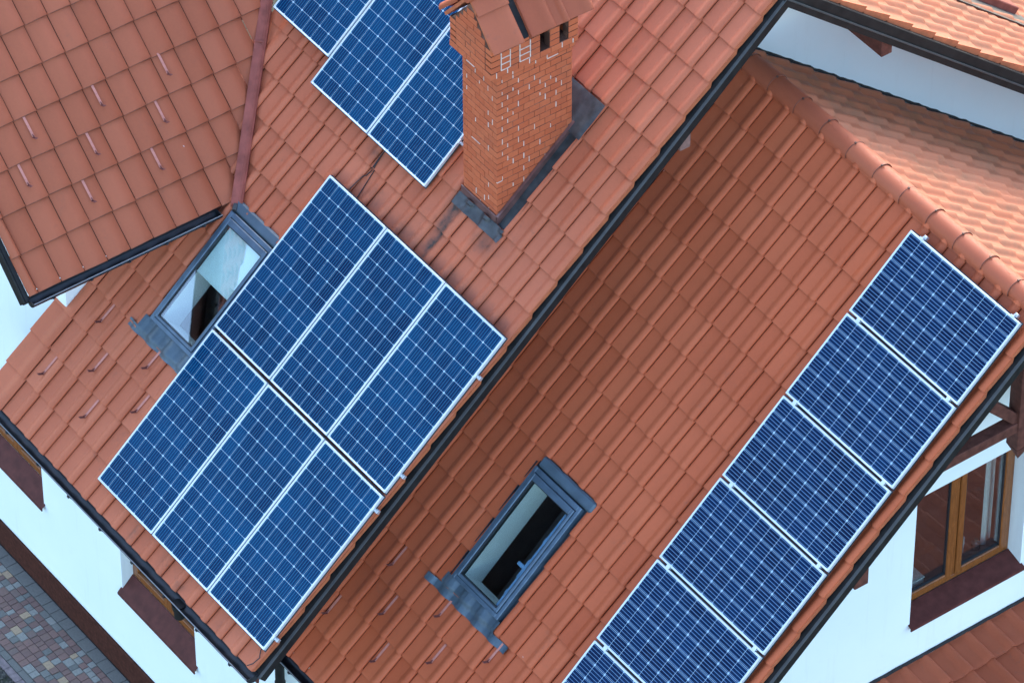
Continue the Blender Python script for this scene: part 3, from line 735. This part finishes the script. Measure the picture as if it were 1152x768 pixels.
# ---- roof windows
def skylight(F, T, u0, u1, v0, v1, joints, rows, blind, handle, apron, hood_u):
    """F: frame of the panel plane; frame outer rectangle in u, v"""
    P = F.P; r, up, n = F.r, F.up, F.n
    def ring(mb, a0, a1, b0, b1, wl, wr, wb, wt, n0, n1, bev=.006):
        h = n * (n1 - n0)
        mb.box(P(a0, b0, n0), r * wl, up * (b1 - b0), h, bev); mb.box(P(a1 - wr, b0, n0), r * wr, up * (b1 - b0), h, bev)
        mb.box(P(a0 + wl, b0, n0), r * (a1 - a0 - wl - wr), up * wb, h, bev); mb.box(P(a0 + wl, b1 - wt, n0), r * (a1 - a0 - wl - wr), up * wt, h, bev)
    mb = MB(); ring(mb, u0, u1, v0, v1, .045, .045, .05, .06, -.19, -.070)
    sk = part('skylight', mb, M['sky_frame'])
    m = MB(); ring(m, u0 + .048, u1 - .048, v0 + .053, v1 - .063, .034, .034, .034, .072, -.13, -.052); part('sash', m, M['sky_frame'], sk)
    m = MB(); ring(m, u0 + .0815, u1 - .0815, v0 + .0865, v1 - .1345, .008, .008, .008, .008, -.13, -.060, 0); part('gasket', m, M['sky_dark'], sk)
    g0, g1, h0, h1 = u0 + .086, u1 - .086, v0 + .09, v1 - .138
    m = MB(); m.put([P(g0, h0, -.074), P(g1, h0, -.074), P(g1, h1, -.074), P(g0, h1, -.074), P(g0, h0, -.082), P(g1, h0, -.082), P(g1, h1, -.082), P(g0, h1, -.082)],
                    [(0, 1, 2, 3), (7, 6, 5, 4), (0, 4, 5, 1), (1, 5, 6, 2), (2, 6, 7, 3), (3, 7, 4, 0)])
    part('pane', m, M['glass'], sk)
    m = MB(); D = -.44
    for q in ([(g0, h0), (g0, h1)], [(g1, h1), (g1, h0)], [(g0, h1), (g1, h1)], [(g1, h0), (g0, h0)]):
        (a, b), (c, d) = q; m.put([P(a, b, -.13), P(c, d, -.13), P(c, d, D), P(a, b, D)], [(0, 1, 2, 3)])
    part('lining', m, M['lining'], sk, recalc=False)
    m = MB(); a0, a1, b0, b1, c0, c1 = g0 - .7, g1 + .7, h0 - .7, h1 + .5, D - 1.6, D - .002
    for q in ([(a0, b0, c0), (a1, b0, c0), (a1, b1, c0), (a0, b1, c0)], [(a0, b0, c0), (a0, b0, c1), (a1, b0, c1), (a1, b0, c0)], [(a0, b1, c0), (a1, b1, c0), (a1, b1, c1), (a0, b1, c1)],
              [(a0, b0, c0), (a0, b1, c0), (a0, b1, c1), (a0, b0, c1)], [(a1, b0, c0), (a1, b0, c1), (a1, b1, c1), (a1, b1, c0)],
              [(a0, b0, c1), (a1, b0, c1), (a1, h0, c1), (a0, h0, c1)], [(a0, h1, c1), (a1, h1, c1), (a1, b1, c1), (a0, b1, c1)], [(a0, h0, c1), (g0, h0, c1), (g0, h1, c1), (a0, h1, c1)], [(g1, h0, c1), (a1, h0, c1), (a1, h1, c1), (g1, h1, c1)]):
        m.put([P(*p) for p in q], [(0, 1, 2, 3)])
    part('room_shell', m, M['room'], sk, recalc=False)
    if blind:
        m = MB(); m.box(P(g0 + .01, blind, -.115), r * (g1 - g0 - .02), up * (h1 - blind), n * .004); m.box(P(g0 + .008, blind - .012, -.118), r * (g1 - g0 - .016), up * .014, n * .014, .003)
        part('roller_blind', m, M['blind'], sk)
    if handle:
        m = MB(); uu = g1 - .062
        m.box(P(uu, h0 + .01, -.118), r * .055, up * (h1 - h0 - .03), n * .02, .006)
        m.box(P(uu - .10, h0 + .46, -.125), r * .115, up * .042, n * .028, .006); m.box(P(uu - .014, h0 + .36, -.125), r * .02, up * .22, n * .02, .004)
        m.box(P(uu - .012, h0 + .80, -.125), r * .02, up * .06, n * .02, .004); m.box(P(uu - .012, h0 + .15, -.125), r * .02, up * .06, n * .02, .004)
        part('handle_bar', m, M['inner_blue'], sk)
    # hood along the top, side channels, apron
    m = MB(); m.box(P(hood_u[0], v1 + .012, -.155), r * (hood_u[1] - hood_u[0]), up * .125, n * .080, .02)
    part('hood', m, M['apron'], sk)
    for a, b, e in ((u0 - .06, u0 - .001, u0 - .062), (u1 + .001, u1 + .07, u1 + .058)):
        m = MB(); m.box(P(a, v0 - .02, -.160), r * (b - a), up * (v1 - v0 + .06), n * .022, .004)
        m.box(P(e, v0 - .02, -.15), r * .012, up * (v1 - v0 + .05), n * .028); part('side_flashing', m, M['sky_dark'], sk)
    m = MB(); (a0, a1, w0, w1, b0, b1) = apron
    tt = lambda u, v: TN + tile_top(joints, rows, u, v)
    def sheet(u, v):
        return P(u, v, max(tt(u, v), tt(u + .03, v) - .008, tt(u - .03, v) - .008) + .012 + abs(mnoise.noise(Vector((u * 14, v * 10, 2.)))) * .008)
    m.grid(sheet, np.linspace(w0, w1, 50), np.linspace(b0, v0 + .005, 9))
    m.grid(sheet, np.linspace(a0, w0, 10), np.linspace(b0, b1, 5)); m.grid(sheet, np.linspace(w1, a1, 10), np.linspace(b0, b1, 5))
    part('apron', m, M['apron'], sk, angle=60, recalc=False)
    return sk
skylight(FA, TA, -.815, -.035, 1.565, 2.975, JA, RA, 2.27, False, (-1.045, .10, -.88, .02, 1.345, 1.43), (-.85, -.02))
skylight(FB, TB, -1.91, -1.13, -5.68, -4.26, JB, RB, None, True, (-2.185, -.84, -2.0, -1.08, -5.895, -5.81), (-1.90, -1.03))

# ---- windows in the walls
def window_y(x0, x1, z0, z1, yf, sill, leaves):
    """window in a wall facing -y"""
    m = MB(); w = .06; d = .07
    for a, b, c, e in ((x0, x0 + w, z0, z1), (x1 - w, x1, z0, z1), (x0 + w, x1 - w, z0, z0 + w), (x0 + w, x1 - w, z1 - w, z1)): m.cbox(a, b, yf, yf + d, c + Z0, e + Z0, .006)
    win = part('window', m, M['wood'])
    n = leaves; L = (x1 - x0 - 2 * w) / n
    for k in range(n):
        a = x0 + w + k * L + .002; b = a + L - .004; m = MB(); s = .07
        for p, q, c, e in ((a, a + s, z0 + w + .002, z1 - w), (b - s, b, z0 + w + .002, z1 - w), (a + s, b - s, z0 + w + .002, z0 + w + s), (a + s, b - s, z1 - w - s, z1 - w)): m.cbox(p, q, yf - .018, yf + .05, c + Z0, e + Z0, .006)
        part('sash', m, M['wood'], win)
        m = MB(); m.cbox(a + s, b - s, yf + .01, yf + .018, z0 + w + s + Z0, z1 - w - s + Z0); part('pane', m, M['glass'], win)
    m = MB(); m.box((sill[0], yH - .05, sill[2] + Z0 - .012), (sill[1] - sill[0], 0, 0), (0, yf - yH + .05, z0 - sill[2]), (0, 0, .012), .003); m.cbox(sill[0], sill[1], yH - .052, yH - .04, sill[2] + Z0 - .035, sill[2] + Z0 - .004)
    part('sill', m, M['brown_metal'], win)
    m = MB(); m.cbox(x0 - .3, x1 + .3, yf + .3, yf + .32, z0 - .6 + Z0, z1 + .4 + Z0); part('room_back', m, M['room'], win)
window_y(-1.072, .352, -2.86, -1.622, .98, (-1.105, .385, -3.045), 2)
window_y(-4.056, -2.644, -2.83, -1.622, .98, (-4.09, -2.615, -3.0), 2)

XW = xF - .2
m = MB(); w = .055; y0, y1, z0, z1 = WF[0] + .002, WF[1] - .002, -.70, WF[3] - .002
for a, b, c, e in ((y0, y0 + w, z0, z1), (y1 - w, y1, z0, z1), (y0 + w, y1 - w, z0, z0 + w), (y0 + w, y1 - w, z1 - w, z1), (6.595, 6.645, z0 + w, z1 - w)): m.cbox(XW - .07, XW, a, b, c + Z0, e + Z0, .006)
winF = part('window', m, M['wood'])
for a, b in ((y0 + w + .002, 6.593), (6.647, y1 - w - .002)):
    m = MB(); s = .075; c0, c1 = z0 + w + .002, z1 - w - .002
    for p, q, c, e in ((a, a + s, c0, c1), (b - s, b, c0, c1), (a + s, b - s, c0, c0 + s), (a + s, b - s, c1 - s, c1)): m.cbox(XW - .045, XW + .020, p, q, c + Z0, e + Z0, .009)
    part('sash', m, M['wood'], winF)
    m = MB()
    for p, q, c, e in ((a + s, a + s + .012, c0 + s, c1 - s), (b - s - .012, b - s, c0 + s, c1 - s), (a + s, b - s, c0 + s, c0 + s + .014)): m.cbox(XW - .03, XW + .004, p, q, c + Z0, e + Z0)
    part('glazing_bead', m, M['sky_dark'], winF)
    m = MB(); m.cbox(XW - .015, XW - .007, a + s, b - s, c0 + s + Z0, c1 - s + Z0); part('pane', m, M['glass'], winF)
m = MB(); m.box((xF + .055, WF[0] - .02, -.79 + Z0), (XW - xF - .055, 0, .075), (0, WF[1] - WF[0] + .04, 0), (0, 0, .012), .003); m.cbox(xF + .045, xF + .057, WF[0] - .02, WF[1] + .02, -.82 + Z0, -.778 + Z0)
part('sill', m, M['brown_metal'], winF)
m = MB(); X0 = 3.2
for q in ([(X0, 4.6, -.95), (X0, 8.9, -.95), (X0, 8.9, 1.6), (X0, 4.6, 1.6)], [(X0, 4.6, -.95), (5.69, 4.6, -.95), (5.69, 8.9, -.95), (X0, 8.9, -.95)], [(X0, 4.6, 1.6), (X0, 8.9, 1.6), (5.69, 8.9, 1.6), (5.69, 4.6, 1.6)],
          [(X0, 4.6, -.95), (X0, 4.6, 1.6), (5.69, 4.6, 1.6), (5.69, 4.6, -.95)], [(X0, 8.9, -.95), (5.69, 8.9, -.95), (5.69, 8.9, 1.6), (X0, 8.9, 1.6)]):
    m.put([(x, y, z + Z0) for x, y, z in q], [(0, 1, 2, 3)])
part('room_shell', m, M['room_brown'], winF, recalc=False)
m = MB(); m.cbox(5.35, XW - .075, WF[0] - .1, WF[1] + .1, -.74 + Z0, -.70 + Z0, .005); part('inner_sill', m, M['room_brown'], winF)
# dark metal box flashing on the far slope
m = MB(); d0 = TD.P(-1.25, -6.0, .03)
m.box(TD.P(-1.15, -6.2, .0), TD.r * .75, TD.up * .95, TD.n * .13, .01); hd = part('roof_hatch', m, M['valley'])
m = MB(); m.box(TD.P(-1.45, -6.35, .035), TD.r * 1.1, TD.up * 1.6, TD.n * .012); part('hatch_flashing', m, M['lead'], hd)

# ================================================================ things on the roofs
def panel_proto(wid, hgt, landscape, mat):
    root = bpy.data.objects.new('solar_panel', None); COL.objects.link(root); root.empty_display_size = .2
    m = MB(); f = .013; h = .038
    for x, y, a, b in ((0, 0, f, hgt), (wid - f, 0, f, hgt), (f, 0, wid - 2 * f, f), (f, hgt - f, wid - 2 * f, f)):
        m.cbox(x, x + a, y, y + b, -h, 0, .0018)
    obj('frame', m, M['alu'], root)
    m = MB(); e_ = .012; m.cbox(-e_, wid + e_, -e_, f, -h - .003, -h); m.cbox(-e_, wid + e_, hgt - f, hgt + e_, -h - .003, -h); m.cbox(-e_, f, f, hgt - f, -h - .003, -h); m.cbox(wid - f, wid + e_, f, hgt - f, -h - .003, -h)  # added dark strip, keeps light off the tiles in the panel gaps
    obj('gap_shade_strip', m, M['sky_dark'], root)
    m = MB(); z = -.0035
    m.put([(f, f, z), (wid - f, f, z), (wid - f, hgt - f, z), (f, hgt - f, z)], [(0, 1, 2, 3)])
    q = .0195; nx, ny = (10, 6) if landscape else (6, 12); cx, cy = (wid - 2 * q) / nx, (hgt - 2 * q) / ny
    fn = (lambda p: ((p.y - q) / cy, (p.x - q) / cx)) if landscape else (lambda p: ((p.x - q) / cx, (p.y - q) / cy))
    obj('cell_glass', m, mat, root, recalc=False, uv=fn)
    m = MB(); m.cbox(f, wid - f, f, hgt - f, -.030, -.012); obj('back_sheet', m, M['sky_dark'], root)
    return root
def place(o, F, u, v, label, cat, group, n=0.):
    Mx = F.m3().to_4x4(); Mx.translation = F.P(u, v, n); o.matrix_world = Mx; tag(o, label, cat, group)
pw, L = .992, 1.956
spotsA = [(0, 0., 'portrait solar panel nearest the eave gutter, left in the lower row of six'),
          (1, 0., 'portrait solar panel in the middle of the lower row of the block of six'),
          (2, 0., 'portrait solar panel in the corner between gutter and dark verge, lower row of the six'),
          (0, 1., 'portrait solar panel beside the left roof window, left one of the upper row of six'),
          (1, 1., 'portrait solar panel in the middle of the upper row of the block of six'),
          (2, 1., 'portrait solar panel at the dark verge, upper row of the block of six')]
protoA = panel_proto(pw, L, False, M['cell_a']); first = True
def next_panel(proto):
    global first
    o = proto if first else copy_tree(proto); first = False; return o
for i, row, lab in spotsA:
    place(next_panel(protoA), FA, i * (pw + .02) + (-.0075 if row else 0), row * (L + .0397), lab, 'solar panel', 'blue solar panels on the main roof')
for u, v, lab in ((-1.9725, 4.835, 'portrait solar panel set a step higher than its neighbours, next to the red valley strip'),
                  (-.955, 4.519, 'portrait solar panel in the middle of the upper three, between valley strip and chimney'),
                  (.057, 4.519, 'portrait solar panel partly hidden behind the brick chimney')):
    place(next_panel(protoA), FA, u, v, lab, 'solar panel', 'blue solar panels on the main roof')
protoB = panel_proto(1.655, .992, True, M['cell_b']); first = True
labB = ['landscape solar panel right below the ridge tiles, topmost along the gable', 'landscape solar panel next below the topmost one along the gable',
        'landscape solar panel beside the timber gable window, third below the ridge tiles', 'landscape solar panel level with the right roof window, fourth below the ridge tiles',
        'landscape solar panel near the bottom of the photo, last whole one along the gable', 'lowest landscape solar panel, mostly cut off by the bottom of the photo']
for i in range(6):
    place(next_panel(protoB), FB, 0, -i * (pw + .031) - pw, labB[i], 'solar panel', 'navy solar panels along the right gable')

def rail(F, u0, v0, u1, v1, clamps, label, group):
    """rail from (u0,v0) to (u1,v1) below the panels; clamps: list of (u, v, end)"""
    d = F.r * (u1 - u0) + F.up * (v1 - v0); Ln = np.linalg.norm(d); d /= Ln; side = np.cross(F.n, d)
    loc = F.P(u0, v0, -.10)
    t = thing('mounting_rail', label, 'mounting rail', Vector(loc), None, group)
    m = MB(); m.box(F.P(u0, v0, -.080) - side * .02, d * Ln, side * .04, F.n * .041, .002); obj('rail_profile', m, M['alu_raw'], t, off=loc)
    m = MB(); k = 0
    for s in np.arange(.25, Ln, 1.1):
        m.box(F.P(u0, v0, -.112) + d * s - side * .015, d * .03, side * .03, F.n * .034, .002)
    obj('roof_hook', m, M['alu_raw'], t, off=loc)
    for u, v, kind in clamps:
        m = MB(); c = F.P(u, v, 0)
        if kind == 'end':
            m.box(c - side * .016 + F.n * -.055, d * .008, side * .032, F.n * .060, .002); m.box(c - side * .022 - d * .012 + F.n * .0005, d * .024, side * .044, F.n * .006, .001)
            m.tube([c + d * .017 + F.n * -.05, c + d * .022 + F.n * -.012], .009, 8); m.box(c + F.n * -.058 - side * .016, d * .032, side * .032, F.n * .012, .002)
        else:
            m.box(c - side * .022 - d * .022 + F.n * .0005, d * .044, side * .044, F.n * .006, .001); m.tube([c + F.n * .004, c + F.n * .013], .008, 8); m.box(c - side * .02 - d * .008 + F.n * -.05, d * .016, side * .04, F.n * .05)
        obj('clamp', m, M['alu'], t, off=loc)
g = 'aluminium rails under the solar panels'
ends = lambda v, a=3.018: [(a, v, 'end')]
rail(FA, -.02, .161, 3.06, .161, ends(.161), 'lower aluminium rail under the lower row of six panels, clamp near the eave corner', g)
rail(FA, -.02, 1.80, 3.06, 1.80, ends(1.80), 'upper aluminium rail under the lower row of the six panels, ending at the verge', g)
rail(FA, -.03, 2.235, 3.05, 2.235, ends(2.235, 3.012), 'lower aluminium rail under the upper row of the six panels, ending at the verge', g)
rail(FA, -.03, 3.48, 3.05, 3.48, ends(3.48, 3.012), 'upper aluminium rail under the upper row of the six panels, clamp below the top corner', g)
rail(FA, -1.99, 5.098, 1.09, 5.098, ends(5.098, 1.051), 'aluminium rail under the upper three panels, its clamp showing beside the chimney', g)
for u, lab in ((.16, 'long aluminium rail under the inner ends of the landscape panels, up to the ridge'), (1.537, 'long aluminium rail under the gable side ends of the landscape panels, up to the ridge')):
    cl = [(u, -i * (pw + .031) + .0155, 'mid') for i in range(1, 6)] + [(u, .003, 'end')]
    rail(FB, u, -6.25, u, .05, cl, lab, g)

# snow guards: a strap hooked under the course above with a raised nose
def guard_proto():
    root = bpy.data.objects.new('snow_guard', None); COL.objects.link(root); root.empty_display_size = .1
    m = MB(); m.cbox(-.014, .014, .0, .235, .0, .004, .001); obj('strap', m, M['guard'], root)
    m = MB(); m.box((-.018, .0, -.002), (.036, 0, 0), (0, -.036, .064), (0, -.004, -.002), .001)
    m.put([(-.003, .03, .004), (.003, .03, .004), (-.003, .0, .004), (.003, .0, .004), (-.003, -.026, .048), (.003, -.026, .048)], [(0, 2, 4), (1, 5, 3), (0, 4, 5, 1), (0, 1, 3, 2)])
    obj('nose', m, M['guard_dark'], root); return root
GP = guard_proto(); gfirst = True
def guard(T, joints, rows, u, v, lab, grp, lift=0.):
    global gfirst
    o = GP if gfirst else copy_tree(GP); gfirst = False
    r1 = min([q for q in rows if q > v], default=v + .2); r0 = max([q for q in rows if q <= v], default=v - .2)
    h0 = LIFT * (1 - (v - r0) / (r1 - r0)); L_ = .235; h1 = LIFT * (1 - min(1, (v + L_ - r0) / (r1 - r0)))
    up = (T.up * L_ + T.n * (h1 - h0)); up /= np.linalg.norm(up); n = np.cross(T.r, up)
    Mx = Matrix((T.r, up, n)).transposed().to_4x4(); Mx.translation = T.P(u, v, h0 + .010 + lift); o.matrix_world = Mx; tag(o, lab, 'snow guard', grp)
gl = 'snow guards on the upper left roof'
for (u, v), lab in zip([(2.334, 1.497), (1.516, 1.494), (.685, 1.484), (2.075, 1.069), (1.233, 1.067), (.408, 1.065), (1.81, .65), (.969, .648)],
    ['snow guard nearest the valley strip in the top line on the upper left roof', 'middle snow guard of the top line on the upper left roof', 'leftmost snow guard of the top line on the upper left roof',
     'snow guard nearest the valley strip in the middle line on the upper left roof', 'middle snow guard of the middle line on the upper left roof', 'leftmost snow guard of the middle line on the upper left roof',
     'right snow guard of the lowest pair above the left gutter', 'left snow guard of the lowest pair above the left gutter']):
    guard(TC, JC, RC, u, v, lab, gl, .037)
gl = 'snow guards below the left roof window'
for (u, v), lab in zip([(-1.345, 1.163), (-1.535, .337), (-1.02, .742), (-.475, 1.163), (-.735, .33), (-.235, .755)],
    ['snow guard just below the corner of the left roof gutter', 'snow guard at the far left near the free roof edge, below the left gutter', 'snow guard in the middle of those below the left roof window',
     'snow guard right below the lead apron of the left roof window', 'snow guard lowest of those beside the lower left solar panel', 'snow guard touching the edge of the lower left solar panel']):
    guard(TA, JA, RA, u, v, lab, gl)
gl = 'snow guards below the right roof window'
for (u, v), lab in zip([(-2.615, -6.035), (-2.90, -6.875), (-2.33, -6.465), (-1.757, -6.07), (-2.055, -6.875), (-1.487, -6.47), (-.94, -6.05)],
    ['highest snow guard left of the right roof window, beside the dark verge', 'snow guard closest to the lower end of the dark verge', 'snow guard between the dark verge and the apron of the right roof window',
     'snow guard right under the left part of the right roof window apron', 'snow guard lowest in the middle of the right roof, at the bottom of the photo', 'snow guard in the lower middle below the right roof window',
     'snow guard under the right tip of the right roof window apron']):
    guard(TB, JB, RB, u, v, lab, gl)

# cables on the tiles
def cable(T, joints, rows, pts, label, lift=.012, r=.0055):
    P = []
    for (a, b), (c, d) in zip(pts, pts[1:]):
        for s in np.linspace(0, 1, 9)[:-1]:
            u, v = a + (c - a) * s, b + (d - b) * s
            P.append(T.P(u, v, max(tile_top(joints, rows, u + e, v) for e in (-.02, 0, .02)) + lift))
    m = MB(); m.tube(P, r, 6); o = obj('cable', m, M['cable'], None, angle=60, off=P[0]); o.location = P[0]
    return tag(o, label, 'cable')
cable(TA, JA, RA, [(.28, 4.56), (.274, 4.467), (.319, 4.209), (.367, 3.955), (.37, 3.85)], 'longer black cable hanging from the upper solar panels to the block of six')
cable(TA, JA, RA, [(.27, 4.55), (.276, 4.41), (.29, 4.30), (.262, 4.146), (.249, 3.959), (.24, 3.85)], 'shorter black cable running left of the other one between the two panel blocks')
cable(TA, JA, RA, [(2.93, .0), (2.945, -.043), (2.99, -.10), (2.975, -.19), (2.93, -.25)], 'black cable leaving the bottom corner panel over the eave corner', lift=.02)

# things inside the gable window
o = MB(); o.cbox(-.1, .1, -.11, .11, 0, .15, .008); o.cbox(-.105, .105, -.115, .115, .14, .155, .004)
for k in range(7): o.cbox(.1, .106, -.10 + k * .03, -.088 + k * .03, .01, .07)
b = obj('storage_box', o, M['wire']); b.location = (5.62, 6.20, -.70 + Z0 + .001); tag(b, 'small pale basket standing inside the gable window behind its left pane', 'basket')
lab = ['squat dark bottle behind the right pane of the gable window, next to the mullion', 'taller bottle in the middle behind the right pane of the gable window', 'small jar behind the right pane, nearest the white curtain', 'round jar standing behind the other bottles in the gable window']
for k, (x, y, h, r) in enumerate([(5.60, 6.78, .16, .045), (5.55, 6.93, .26, .04), (5.60, 7.10, .13, .05), (5.47, 6.99, .18, .055)]):
    m = MB(); m.tube([(0, 0, 0), (0, 0, .01), (0, 0, h * .6), (0, 0, h * .75), (0, 0, h)], [r * .8, r, r, r * .45, r * .4], 12)
    b = obj('bottle', m, [M['glassjar'], M['wire']][k % 2], angle=50); b.location = (x, y, -.70 + Z0 + .001); tag(b, lab[k], 'bottle', 'bottles and jars on the inner window sill')
m = MB(); n = 17
m.grid(lambda t, z: (5.60 + .022 * math.sin(t * 40), 7.165 + t, z), np.linspace(0, .14, 24), (-.74 + Z0 + .05, 1.0 + Z0))
m.grid(lambda t, z: (5.595 + .022 * math.sin(t * 40), 7.165 + t, z), np.linspace(0, .14, 24), (-.74 + Z0 + .05, 1.0 + Z0))
c = obj('curtain', m, M['curtain'], angle=60, recalc=False); tag(c, 'white curtain hanging inside the right edge of the gable window', 'curtain')

# ================================================================ ground
def struct(o, kind='structure'): o['kind'] = kind; return o
m = MB(); m.grid(lambda x, y: (x, y, -.03), np.linspace(-400, 400, 41), np.linspace(-400, 400, 41)); struct(obj('ground', m, M['soil'], recalc=False))
m = MB(); rg = random.Random(12)
bed = MB(); bed.cbox(-8, 8, -.14, yH - .001, -.06, -.012); 
y = .0
widths = []
yy = -.028
while yy < yH - .19:
    w = rg.choice((.085, .098, .098, .11)); widths.append((yy, min(w, yH - .185 - yy))); yy += w
for y0, w in widths:
    x = -7.5 + rg.random() * .1
    while x < 3.2:
        l = rg.choice((.07, .09, .09, .105, .125)); dz = rg.gauss(0, .0015)
        m.box((x + .003, y0 + .003, -.03), (l - .005, rg.gauss(0, .001), 0), (rg.gauss(0, .001), w - .005, 0), (0, 0, .03 + dz), .004, tint=rg.random())
        x += l
for (ya, yb, tl) in ((-.115, -.032, .55), (yH - .182, yH - .035, .5)):
    x = -7.5
    while x < 3.2:
        l = rg.choice((.16, .2, .22)); m.box((x + .003, ya + .003, -.03), (l - .005, 0, 0), (0, yb - ya - .005, 0), (0, 0, .03 + rg.gauss(0, .001)), .004, tint=tl + rg.uniform(-.04, .06)); x += l
struct(obj('path', m, M['paver'])); 
struct(obj('path_bedding', bed, M['deck']))
m = MB(); x = -7.5
while x < 8:
    m.box((x + .003, -.205, -.05), (.235, 0, 0), (0, .085, 0), (0, 0, .055), .006); x += .24
struct(obj('kerb', m, M['kerb']))
m = MB(); rg = random.Random(3); base = [(1, 0, 0), (-1, 0, 0), (0, 1, 0), (0, -1, 0), (0, 0, 1), (0, 0, -1)]
oc = [(0, 2, 4), (2, 1, 4), (1, 3, 4), (3, 0, 4), (2, 0, 5), (1, 2, 5), (3, 1, 5), (0, 3, 5)]
for k in range(7000):
    x, y = rg.uniform(-4.2, 1.5), -.215 - rg.random() ** 1.5 * 1.6; s = rg.uniform(.008, .028); a = rg.uniform(0, 6.3); ca, sa = math.cos(a), math.sin(a)
    V = []
    for b in base:
        q = [b[i] * s * rg.uniform(.6, 1.2) for i in range(3)]; V.append((x + q[0] * ca - q[1] * sa, y + q[0] * sa + q[1] * ca, -.025 + rg.uniform(0, .012) + q[2] * .7))
    m.put(V, oc, tint=rg.random())
struct(obj('gravel_bed', m, M['gravel'], recalc=False), 'stuff')

# ================================================================ camera, light
cam = bpy.data.cameras.new('camera'); co = bpy.data.objects.new('camera', cam); COL.objects.link(co)
rows = ((.5898, .8076, 0), (0, 0, 0), (0, 0, 0))
azc, pc, rc = R(-53.86950594), R(43.07327586), R(-.13580817)
fwd = Vector((math.sin(azc) * math.cos(pc), math.cos(azc) * math.cos(pc), -math.sin(pc))); rt = Vector((math.cos(azc), -math.sin(azc), 0)); upv = rt.cross(fwd)
rx = math.cos(rc) * rt + math.sin(rc) * upv; uy = -math.sin(rc) * rt + math.cos(rc) * upv
mx = Matrix((rx, uy, -fwd)).transposed().to_4x4(); mx.translation = Vector((35.675, -20.767, 40.298 + Z0)); co.matrix_world = mx
cam.sensor_fit = 'HORIZONTAL'; cam.sensor_width = 36.; cam.lens = 36. * 6298.73 / 1152.; cam.clip_end = 2000.; cam.clip_start = .5
S.camera = co

SUN_EL, SUN_AZ = R(27), R(-48)           # azimuth from +Y towards +X
w = bpy.data.worlds.new('World'); S.world = w; w.use_nodes = True
nt = w.node_tree; bg = nt.nodes['Background']; sky = nt.nodes.new('ShaderNodeTexSky'); sky.sky_type = 'NISHITA'
sky.sun_disc = False; sky.sun_elevation = SUN_EL; sky.sun_rotation = SUN_AZ; sky.air_density = 1.; sky.dust_density = 1.6; sky.ozone_density = 1.8
nt.links.new(sky.outputs[0], bg.inputs[0]); bg.inputs[1].default_value = .15
sl = bpy.data.lights.new('sun', 'SUN'); sl.energy = .30; sl.use_shadow = True; sl.angle = R(12); sl.color = (1., .88, .72)
so = bpy.data.objects.new('sun', sl); COL.objects.link(so)
sd = Vector((math.sin(SUN_AZ) * math.cos(SUN_EL), math.cos(SUN_AZ) * math.cos(SUN_EL), math.sin(SUN_EL)))
so.rotation_euler = sd.to_track_quat('Z', 'Y').to_euler(); so.location = sd * 60
S.view_settings.view_transform = 'Standard'; S.view_settings.look = 'None'; S.view_settings.exposure = 2.48; S.view_settings.gamma = 1.
S.render.film_transparent = False
S.cycles.max_bounces = 8; S.cycles.diffuse_bounces = 4; S.cycles.transparent_max_bounces = 12
try: S.cycles.use_denoising = True
except Exception: pass
